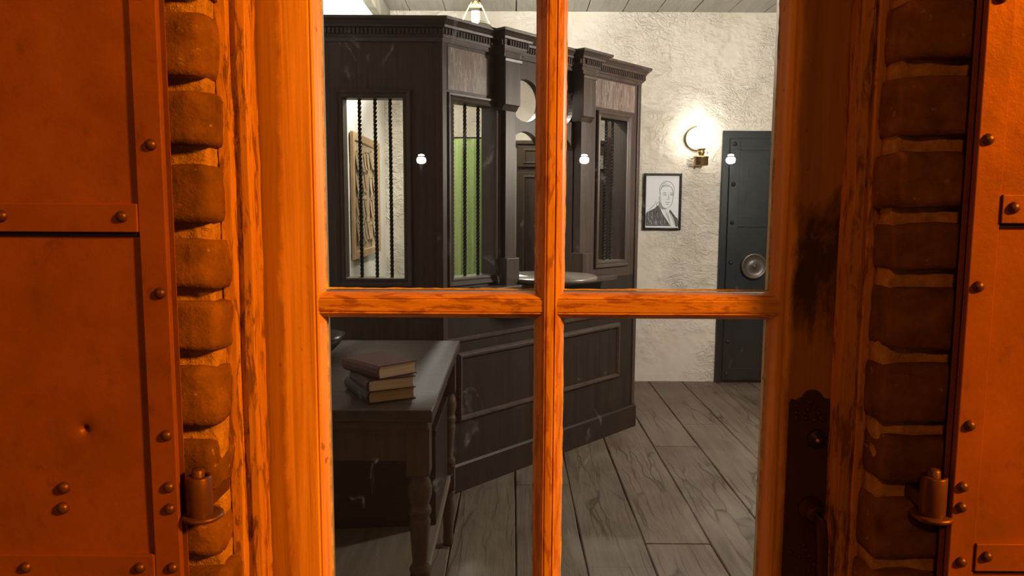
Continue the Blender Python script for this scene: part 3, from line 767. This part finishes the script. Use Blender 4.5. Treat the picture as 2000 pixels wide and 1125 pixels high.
for k in range(4): mb.lathe([(.0035, cy-.0055), (.0035, cy-.0035)], (.630+.012*(k % 2), 0, 1.642+k*.022), 'y', 10, 1)
mb.build('hinge_plate', [M['hinge'], M['black_iron']], CB)
# curtain in folds hanging from a rod
CT = thing('curtain', (-.25, 4.5, .1), 'spring green cloth curtain hanging behind the teller cage bars', 'curtain')
mb = MB(); n = 150; z0, z1 = .08, 1.855; vs = []
nzr = 24
for j in range(nzr+1):
    z = z0+(z1-z0)*j/nzr; k = .4+.6*(1-j/nzr)
    for i in range(n+1):
        x = -.452+.44*i/n; a = i/n*2*PI*4.3
        y = 4.50+(.022*math.sin(a+.5)+.009*math.sin(2.3*a+1.))*(.6+.4*k)+.006*mn.noise(Vector((x*9, z*1.5, 2)))
        vs.append((x+.006*math.sin(a*1.1)*k, y, z))
nf = [(j*(n+1)+i, j*(n+1)+i+1, (j+1)*(n+1)+i+1, (j+1)*(n+1)+i) for j in range(nzr) for i in range(n)]
mb.add(vs, nf, 0, True); cl = mb.build('cloth', M['curtain'], CT)
md = cl.modifiers.new('sol', 'SOLIDIFY'); md.thickness = .003
mb = MB(); mb.tube([(-.47, 4.50, 1.862), (.0, 4.50, 1.862)], .006, 12)
mb.tube([(-.46, 4.50, 1.862), (-.46, YB-.005, 1.862)], .005, 10); mb.tube([(-.01, 4.50, 1.862), (-.01, YB-.005, 1.862)], .005, 10)
mb.build('curtain_rod', M['black_iron'], CT)
# notice board on the left wall
NB = thing('bulletin_board', (XL, 3.8, 1.4), 'pale wood framed bulletin board on the left wall behind the bars', 'bulletin board')
by0, by1, bz0, bz1 = 3.36, 4.24, 1.03, 1.795
mb = MB(); mb.box(XL+.006, XL+.016, by0+.01, by1-.01, bz0+.01, bz1-.01); mb.build('backing', M['tan_paper_b'], NB)
mb = MB(); mb.sweep([(by0+.05, bz0+.05), (by1-.05, bz0+.05), (by1-.05, bz1-.05), (by0+.05, bz1-.05)], [(0, .006), (0, .022), (.006, .026), (.05, .026), (.05, .006)], True, 0, 'y', T=lambda y, h, z: (XL+h, y, z)); mb.build('frame', M['cork'], NB, bevel=.002)
rn = random.Random(21); protos = []
for i, m in enumerate((M['tan_paper'], M['tan_paper_b'], M['green_paper'])):
    mb = MB(); K = 6; vs = []
    for j in range(K+1):
        for s in (-1, 1):
            z = -.085*j/K*1.4; vs.append((.003+.014*(j/K)**2, s*.032, z))
    for j in range(K+1):
        for s in (-1, 1): z = -.085*j/K*1.4; vs.append((.0015+.014*(j/K)**2, s*.032, z))
    f = [(2*j, 2*j+1, 2*j+3, 2*j+2) for j in range(K)]; g = [(a+14, b+14, c+14, d+14) for a, b, c, d in f]
    mb.add(vs, f+g+[(0, 1, 15, 14), (12, 13, 27, 26)]+[(2*j, 2*j+2, 2*j+16, 2*j+14) for j in range(K)]+[(2*j+1, 2*j+3, 2*j+17, 2*j+15) for j in range(K)], 0)
    mb.lathe([(.0035, .004), (.004, .0045), (.003, .008), (.0005, .009)], (0, 0, -.008), 'x', 8, 1)
    protos.append(mb.build('paper_note', [m, M['black_iron']]))
used = set()
slots = [(y, z) for y in (3.47, 3.56, 3.65, 3.74, 3.83, 3.92, 4.01, 4.10) for z in (1.70, 1.55, 1.40, 1.25)]
for k, (y, z) in enumerate(slots):
    if rn.random() < .12: continue
    i = 2 if k == 5 else rn.choice((0, 1, 0))
    if i in used: o = protos[i].copy(); COL.objects.link(o)
    else: o = protos[i]; used.add(i)
    o.location = (XL+.017, y+rn.uniform(-.015, .015), z+rn.uniform(-.02, .02)); o.rotation_euler = (rn.uniform(-.28, .28), 0, 0)
    if i == 2: tag(o, 'greenish paper note pinned among tan ones on the bulletin board', 'paper note', 'notes pinned on the bulletin board')
    else: tag(o, 'tan paper note curling off the bulletin board behind the bars', 'paper note', 'notes pinned on the bulletin board')
for i, p in enumerate(protos):
    if i not in used: bpy.data.objects.remove(p)

# ------------------------------------------------------------------ portrait print on the back wall (plain sketch of a figure)
PF = thing('framed_picture', (1.141, YB-.01, 1.40), 'black framed pencil sketch of a figure in a dark coat on the plaster wall', 'picture')
px0, px1, pz0, pz1 = .997, 1.285, 1.184, 1.612; yf = YB-.012
mb = MB(); mb.sweep([(px0+.018, pz0+.018), (px1-.018, pz0+.018), (px1-.018, pz1-.018), (px0+.018, pz1-.018)], [(0, yf), (0, yf-.012), (.004, yf-.018), (.018, yf-.016), (.018, yf)], True, 0, 'y'); mb.build('frame', M['black_frame'], PF, bevel=.001)
yp = yf-.006
mb = MB(); mb.box(px0+.016, px1-.016, yp, yf, pz0+.016, pz1-.016); sheet = mb.build('drawing_sheet', M['paper'], PF)
def pp(u, v): return (px0+.022+u*(px1-px0-.044), pz0+.030+v*(pz1-pz0-.056))
def fill(mb, pts, y, mi=0): mb.prism([pp(*p) for p in pts], y, y+.0004, 'y', mi)
def stroke(mb, pts, wd=.0022, y=0, mi=0):
    pts = [Vector(pp(*p)) for p in pts]; L, R = [], []
    for i, p in enumerate(pts):
        t = (pts[min(i+1, len(pts)-1)]-pts[max(i-1, 0)]).normalized(); n = Vector((-t.y, t.x)); h = wd/2*(.5+.5*math.sin(PI*(i+.5)/len(pts)))
        L.append(p+n*h); R.append(p-n*h)
    for i in range(len(pts)-1):
        q = [L[i], L[i+1], R[i+1], R[i]]; mb.add([(a.x, yp-.0008-y, a.y) for a in q], [(0, 1, 2, 3)], mi)
def curve(p, n=5):
    out = []
    for i in range(len(p)-1):
        p0, p1, p2, p3 = p[max(i-1, 0)], p[i], p[i+1], p[min(i+2, len(p)-1)]
        for k in range(n):
            t = k/n; out.append(tuple(.5*((2*p1[c])+(-p0[c]+p2[c])*t+(2*p0[c]-5*p1[c]+4*p2[c]-p3[c])*t*t+(-p0[c]+3*p1[c]-3*p2[c]+p3[c])*t**3) for c in (0, 1)))
    return out+[p[-1]]
mb = MB()
fill(mb, curve([(0, 0), (0, .25), (.12, .31), (.28, .37), (.36, .42), (.44, .36), (.52, .25), (.66, .12), (.78, 0)]), yp-.0005)
fill(mb, curve([(.74, .34), (.80, .30), (.92, .20), (1.0, .14), (1.0, 0), (.93, 0), (.88, .12), (.80, .22), (.72, .30)]), yp-.0005)
fill(mb, curve([(.38, .40), (.40, .52), (.46, .46), (.54, .385), (.66, .36), (.56, .335), (.46, .35)]), yp-.0006, 1)
for pts in ([(.52, .37), (.47, .45), (.44, .55), (.43, .68), (.44, .76), (.50, .80), (.62, .815), (.74, .80), (.81, .74), (.83, .64), (.83, .55), (.80, .46), (.74, .40), (.66, .365), (.58, .36), (.52, .37)],
            [(.50, .665), (.56, .685), (.62, .67)], [(.72, .67), (.77, .68), (.82, .665)], [(.52, .64), (.57, .655), (.61, .635), (.56, .63), (.52, .64)], [(.73, .64), (.77, .65), (.81, .635), (.77, .628), (.73, .64)],
            [(.68, .65), (.69, .60), (.71, .555), (.67, .54), (.64, .548)], [(.58, .478), (.64, .486), (.70, .484), (.75, .478)], [(.62, .45), (.67, .444), (.70, .45)],
            [(.43, .62), (.40, .70), (.41, .79), (.48, .87), (.60, .91), (.74, .89), (.84, .81), (.86, .71), (.84, .62)], [(.44, .74), (.50, .81), (.60, .84), (.72, .83)],
            [(.46, .80), (.52, .86), (.62, .88)], [(.42, .60), (.395, .585), (.405, .54), (.44, .53)],
            [(.36, .50), (.32, .44), (.36, .38)], [(.30, .50), (.24, .42), (.14, .36), (.10, .31)], [(.60, .33), (.64, .24), (.72, .12), (.80, 0)], [(.72, .31), (.78, .2), (.86, .1), (.9, 0)], [(.66, .28), (.70, .2), (.76, .1)]):
    stroke(mb, curve(pts), .0033, 0, 0)
mb.build('pencil_lines', [M['ink'], M['ink_soft']], sheet)
cf = MB()
rr = random.Random(4)
for k in range(46):
    u = rr.uniform(.02, .6); v = rr.uniform(.02, .30)
    if v < .36-(u-.4)*.9 if u > .4 else True: stroke(cf, [(u, v), (u+.01, v-.05), (u+.03, v-.09)] if v > .1 else [(u, v), (u+.02, v-.02)], rr.uniform(.002, .005), .0002)
cf.build('pale_hatching', M['ink_soft'], sheet)

# ------------------------------------------------------------------ riveted vault door
V = setting('door_2', (1.985, YB, 0), 'blue black riveted steel vault door with round dial')
vx0, vx1, vy = 1.585, 2.40, YB-.010
mb = MB(); mb.box(vx0, vx1, vy-.02, vy+.006, .004, 1.932); mb.build('door_frame', M['vault'], V, bevel=.003)
mb = MB(); mb.box(vx0+.048, vx1-.048, vy-.034, vy-.02, .03, 1.875); slab = mb.build('door_slab', M['vault'], V, bevel=.002)
mb = MB()
yy = vy-.034
def strapbox(a, b, c, d): mb.box(a, b, yy-.011, yy, c, d)
strapbox(vx0+.05, vx0+.125, .03, 1.872); strapbox(vx1-.125, vx1-.05, .03, 1.872)
strapbox(vx0+.125, vx1-.125, 1.785, 1.872); strapbox(vx0+.125, vx1-.125, .03, .12); strapbox(vx0+.125, vx1-.125, 1.21, 1.283); strapbox(vx0+.125, vx1-.125, .60, .67)
mb.build('strap_frame', M['vault'], slab, bevel=.0015)
for x in (vx0+.082, 1.948, vx1-.082):
    for z in (1.831, 1.532, 1.243, .94, .635, .33, .075):
        if x == 1.948 and z not in (1.831, 1.243, .635, .075): continue
        r = MB(); r.lathe([(.0005, yy-.027), (.009, yy-.025), (.015, yy-.019), (.017, yy-.010)], (x, 0, z), 'y', 16); r.build('rivet', M['vault'], slab)
wx, wz = 1.842, .915
r = MB(); r.lathe([(.001, yy-.045), (.012, yy-.044), (.014, yy-.036), (.028, yy-.034), (.032, yy-.030), (.075, yy-.028), (.082, yy-.038), (.094, yy-.040), (.098, yy-.034), (.098, yy-.012), (.09, yy)], (wx, 0, wz), 'y', 56); dl = r.build('dial', M['wheel'], V)
r = MB(); r.tube([(wx+.09, yy-.02, wz+.015), (wx+.115, yy-.03, wz-.002), (wx+.135, yy-.035, wz-.006), (wx+.145, yy-.035, wz+.002)], [.006, .006, .006, .008], 10); r.build('lever', M['wheel'], dl)

# ------------------------------------------------------------------ wall lamp
lx, ly, lz = 1.400, 4.49, 1.70
WLm = thing('wall_lamp', (lx, YB, lz), 'brass oil wall lamp glowing white above the framed picture', 'lamp')
mb = MB(); mb.lathe([(.001, YB-.014), (.084, YB-.020), (.086, YB-.026), (.080, YB-.024), (.001, YB-.016)], (lx-.012, 0, 1.872), 'y', 40); mb.build('reflector', M['brass'], WLm)
mb = MB(); mb.lathe([(.001, lz-.052), (.006, lz-.046), (.010, lz-.036), (.048, lz-.034), (.054, lz-.028), (.054, lz+.022), (.058, lz+.026), (.056, lz+.032), (.03, lz+.036), (.02, lz+.044)], (lx, ly, 0), 'z', 12, capped=False); mb.build('fuel_font', M['brass'], WLm)
mb = MB(); mb.lathe([(.018, lz+.040), (.020, lz+.052), (.026, lz+.058), (.026, lz+.070), (.022, lz+.076), (.030, lz+.084), (.032, lz+.096)], (lx, ly, 0), 'z', 24); mb.tube([(lx+.02, ly, lz+.06), (lx+.045, ly, lz+.062)], .002, 8); mb.lathe([(.008, 0), (.008, .004)], (lx+.045, ly, lz+.060), 'x', 12); mb.build('burner', M['brass'], WLm)
mb = MB(); mb.tube([(lx, YB-.012, lz-.01), (lx, ly+.05, lz-.01)], .008, 10); mb.tube([(lx-.045, YB-.012, lz+.02), (lx-.03, ly+.03, lz+.03)], .004, 8); mb.lathe([(.025, YB-.018), (.028, YB-.012)], (lx, 0, lz-.01), 'y', 24); mb.build('bracket', M['brass'], WLm)
gz = 1.862
mb = MB(); mb.lathe([(.033, gz-.070)]+[(.076*math.cos(math.radians(a)), gz+.076*math.sin(math.radians(a))) for a in range(-64, 72, 8)]+[(.028, gz+.072), (.026, gz+.082), (.026, gz+.135)], (lx-.008, ly, 0), 'z', 36, capped=False); mb.build('globe_shade', M['globe_lit'], WLm)

# ------------------------------------------------------------------ hanging oil lamps
def hanging_lamp(loc, label):
    x, y, z = loc                      # z = smoke bell height
    T = thing('hanging_lamp', (x, y, z), label, 'lamp')
    mb = MB(); mb.lathe([(.004, z+.03), (.012, z+.024), (.020, z+.010), (.042, z+.002), (.045, z-.004), (.040, z-.003), (.001, z+.006)], (x, y, 0), 'z', 32); mb.build('smoke_bell', M['brass'], T)
    mb = MB(); mb.tube([(x, y, z+.028), (x, y, ZC-.004)], .003, 8); mb.lathe([(.03, ZC-.014), (.035, ZC-.004)], (x, y, 0), 'z', 20); mb.build('chain_rod', M['brass'], T)
    mb = MB()
    for s in (-1, 1): mb.tube([(x+s*.022, y, z+.022), (x+s*.048, y, z-.02), (x+s*.078, y, z-.085), (x+s*.108, y, z-.16), (x+s*.115, y, z-.26), (x+s*.06, y, z-.30)], .0038, 8)
    mb.build('harp', M['brass'], T)
    mb = MB(); mb.lathe([(.024, z-.035), (.024, z-.10), (.030, z-.15), (.036, z-.19), (.026, z-.215)], (x, y, 0), 'z', 24, capped=False); mb.build('glass_chimney', M['chimney_lit'], T)
    mb = MB(); mb.lathe([(.040, z-.092), (.075, z-.105), (.130, z-.150), (.165, z-.205), (.162, z-.205), (.128, z-.153), (.074, z-.109), (.040, z-.096)], (x, y, 0), 'z', 40, capped=False); mb.build('glass_shade', M['shade'], T)
    mb = MB(); mb.lathe([(.010, z-.215), (.026, z-.22), (.024, z-.235), (.060, z-.255), (.072, z-.285), (.055, z-.315), (.020, z-.335), (.004, z-.35)], (x, y, 0), 'z', 32); mb.build('fuel_font', M['brass'], T)
    return T
M['shade'] = glass('milky_glass_shade', .0, (.93, .92, .88))
hanging_lamp((-.232, 3.6, 2.575), 'hanging oil lamp with harp above the teller cage cornice')
PG = thing('pendant_lamp', (1.75, 2.5, 1.80), 'opal globe pendant lamp over the open floor, out of sight behind the lock stile', 'lamp')
mb = MB(); mb.lathe([(.03, 1.717)]+[(.09*math.cos(math.radians(a)), 1.80+.09*math.sin(math.radians(a))) for a in range(-66, 70, 8)], (1.75, 2.5, 0), 'z', 32); mb.build('opal_globe', M['globe_near'], PG)
mb = MB(); mb.lathe([(.036, 1.880), (.040, 1.886), (.030, 1.905), (.012, 1.92)], (1.75, 2.5, 0), 'z', 24); mb.tube([(1.75, 2.5, 1.91), (1.75, 2.5, ZC-.004)], .005, 10); mb.lathe([(.045, ZC-.02), (.05, ZC-.004)], (1.75, 2.5, 0), 'z', 24); mb.build('stem', M['brass'], PG)
# the light sources sit beside the chimneys, inside the harp
bpy.data.objects['lamp_light_far'].location = (-.232, 3.6-.10, 2.47)

# ------------------------------------------------------------------ table with books
TB = thing('work_table', (-.59, 1.31, 0), 'worn wooden work table with turned legs and lower shelf', 'table')
tx0, tx1, ty0, ty1 = XL+.012, -.207, .797, 1.826
mb = MB(); mb.box(tx0, tx1, ty0, ty1, .786, .82); mb.build('tabletop', M['table'], TB, bevel=.005, seg=3)
mb = MB(); mb.box(tx0+.01, tx1-.012, ty0+.012, ty1-.012, .762, .786); mb.build('top_moulding', M['table_leg'], TB, bevel=.006, seg=3)
mb = MB()
for a in ((tx0+.03, tx1-.036, ty0+.042, ty0+.064), (tx0+.03, tx1-.036, ty1-.064, ty1-.042), (tx1-.062, tx1-.042, ty0+.05, ty1-.05), (tx0+.03, tx0+.05, ty0+.05, ty1-.05)): mb.box(a[0], a[1], a[2], a[3], .668, .763)
mb.build('apron', M['table_leg'], TB, bevel=.002)
LP = [(.017, 0), (.020, .006), (.023, .03), (.019, .05), (.022, .10), (.027, .16), (.021, .20), (.027, .215), (.030, .225), (.024, .235)]
LP2 = [(.024, .335), (.029, .345), (.030, .355), (.022, .366), (.021, .375), (.0235, .40), (.027, .455), (.029, .475), (.0285, .480), (.031, .487), (.0285, .495), (.026, .503), (.031, .512), (.0325, .522), (.030, .531), (.025, .537), (.028, .545), (.034, .565), (.0345, .585), (.031, .603), (.024, .616), (.026, .622), (.029, .628)]
for x, y in ((-.251, .866), (-.251, 1.757), (tx0+.06, .866), (tx0+.06, 1.757)):
    mb = MB(); mb.lathe(LP, (x, y, 0), 'z', 24); mb.lathe(LP2, (x, y, 0), 'z', 24)
    mb.box(x-.027, x+.027, y-.027, y+.027, .235, .335); mb.box(x-.031, x+.031, y-.031, y+.031, .628, .763)
    mb.build('leg', M['table_leg'], TB)
mb = MB(); mb.box(tx0+.04, -.238, ty0+.035, ty1-.035, .278, .30); mb.build('lower_shelf', M['shelf'], TB, bevel=.003)

mb = MB(); bx = [(-.248, 1.265), (-.93, 1.185), (-.93, 1.70), (-.248, 1.70)]
BX = thing('storage_box', (-.59, 1.45, .3), 'black wooden box standing on the lower shelf of the table', 'box')
mb.prism(bx, .301, .60, 'z'); mb.build('box_body', M['black_wood'], BX, bevel=.003)
mb = MB(); mb.prism([(-.245, 1.258), (-.934, 1.177), (-.934, 1.704), (-.245, 1.704)], .601, .625, 'z'); mb.build('box_lid', M['black_wood'], BX, bevel=.004)

def book(N, ang, wd, ln, z0, z1, cover, pg, label):
    """N: near corner of the spine; ang: direction of the head edge; wd: head edge length; ln: spine length"""
    a = math.radians(ang); ux, uy = math.cos(a), math.sin(a); vx, vy = -uy, ux
    T = thing('book', (N[0], N[1], z0), label, 'book', 'old books stacked on the work table')
    def P(u, v, z): return (N[0]+ux*u+vx*v, N[1]+uy*u+vy*v, z)
    t = .0028
    mb = MB(); h = (z1-z0)
    prof = [(wd, z0), (wd, z0+t), (.006, z0+t), (.003, z0+h*.3), (.003, z0+h*.7), (.006, z1-t), (wd, z1-t), (wd, z1), (.004, z1), (-.003, z1-h*.2), (-.005, z0+h*.5), (-.003, z0+h*.2), (.004, z0)]
    mb.prism(prof, 0, ln, 'y', T=lambda x, y, z: P(x, y, z)); mb.build('cover', cover, T, bevel=.0008)
    mb = MB(); n = 8
    pr = [(.004, z0+t), (wd-.005, z0+t), (wd-.007, z0+h*.5), (wd-.005, z1-t), (.004, z1-t)]
    mb.prism(pr, .003, ln-.003, 'y', T=lambda x, y, z: P(x, y, z)); mb.build('pages', pg, T)
book((-.385, .854), 29.4, .137, .205, .8205, .8545, M['book_black'], M['pages_b'], 'black book with yellowed pages, bottom of the stack of three')
book((-.383, .842), 29., .135, .155, .855, .888, M['book_dark'], M['pages'], 'dark brown book with cream pages, middle of the stack of three')
book((-.356, .850), 44, .128, .178, .8885, .925, M['book_red'], M['pages'], 'maroon book turned askew on top of the stack of three')
mb = MB(); mb.lathe([(.001, .824), (.045, .8205), (.05, .826), (.085, .862), (.108, .90), (.104, .90), (.08, .865), (.045, .832), (.001, .83)], (-.70, 1.50, 0), 'z', 40)
tag(mb.build('bowl', M['bowl']), 'black bowl at the edge of the table behind the stacked books', 'bowl')

# ------------------------------------------------------------------ white street lanterns behind the viewer, mirrored in the panes
for i, (x, z) in enumerate(((-1.598, 2.17), (1.252, 2.185), (3.814, 2.198))):
    if i == 0:
        T = thing('street_lantern', (x, -12, z), 'white globe street lantern seen only as a reflection in the glass', 'lantern', 'street lanterns mirrored in the door panes')
        mb = MB(); mb.lathe([(.03, z-.075), (.075, z-.05), (.088, z-.005), (.075, z+.035), (.04, z+.05)], (x, -12, 0), 'z', 24); mb.build('globe', M['lantern_lit'], T)
        mb = MB(); mb.lathe([(.06, z+.066), (.05, z+.09), (.02, z+.10)], (x, -12, 0), 'z', 24); mb.build('upper_glass', M['lantern_lit'], T)
        mb = MB(); mb.tube([(x, -12, -.02), (x, -12, z-.075)], .03, 12); mb.build('post', M['black_iron'], T)
        proto = T
    else:
        c = copy_tree(proto); c.location = (x, -12, proto.location.z+ (z-2.17))
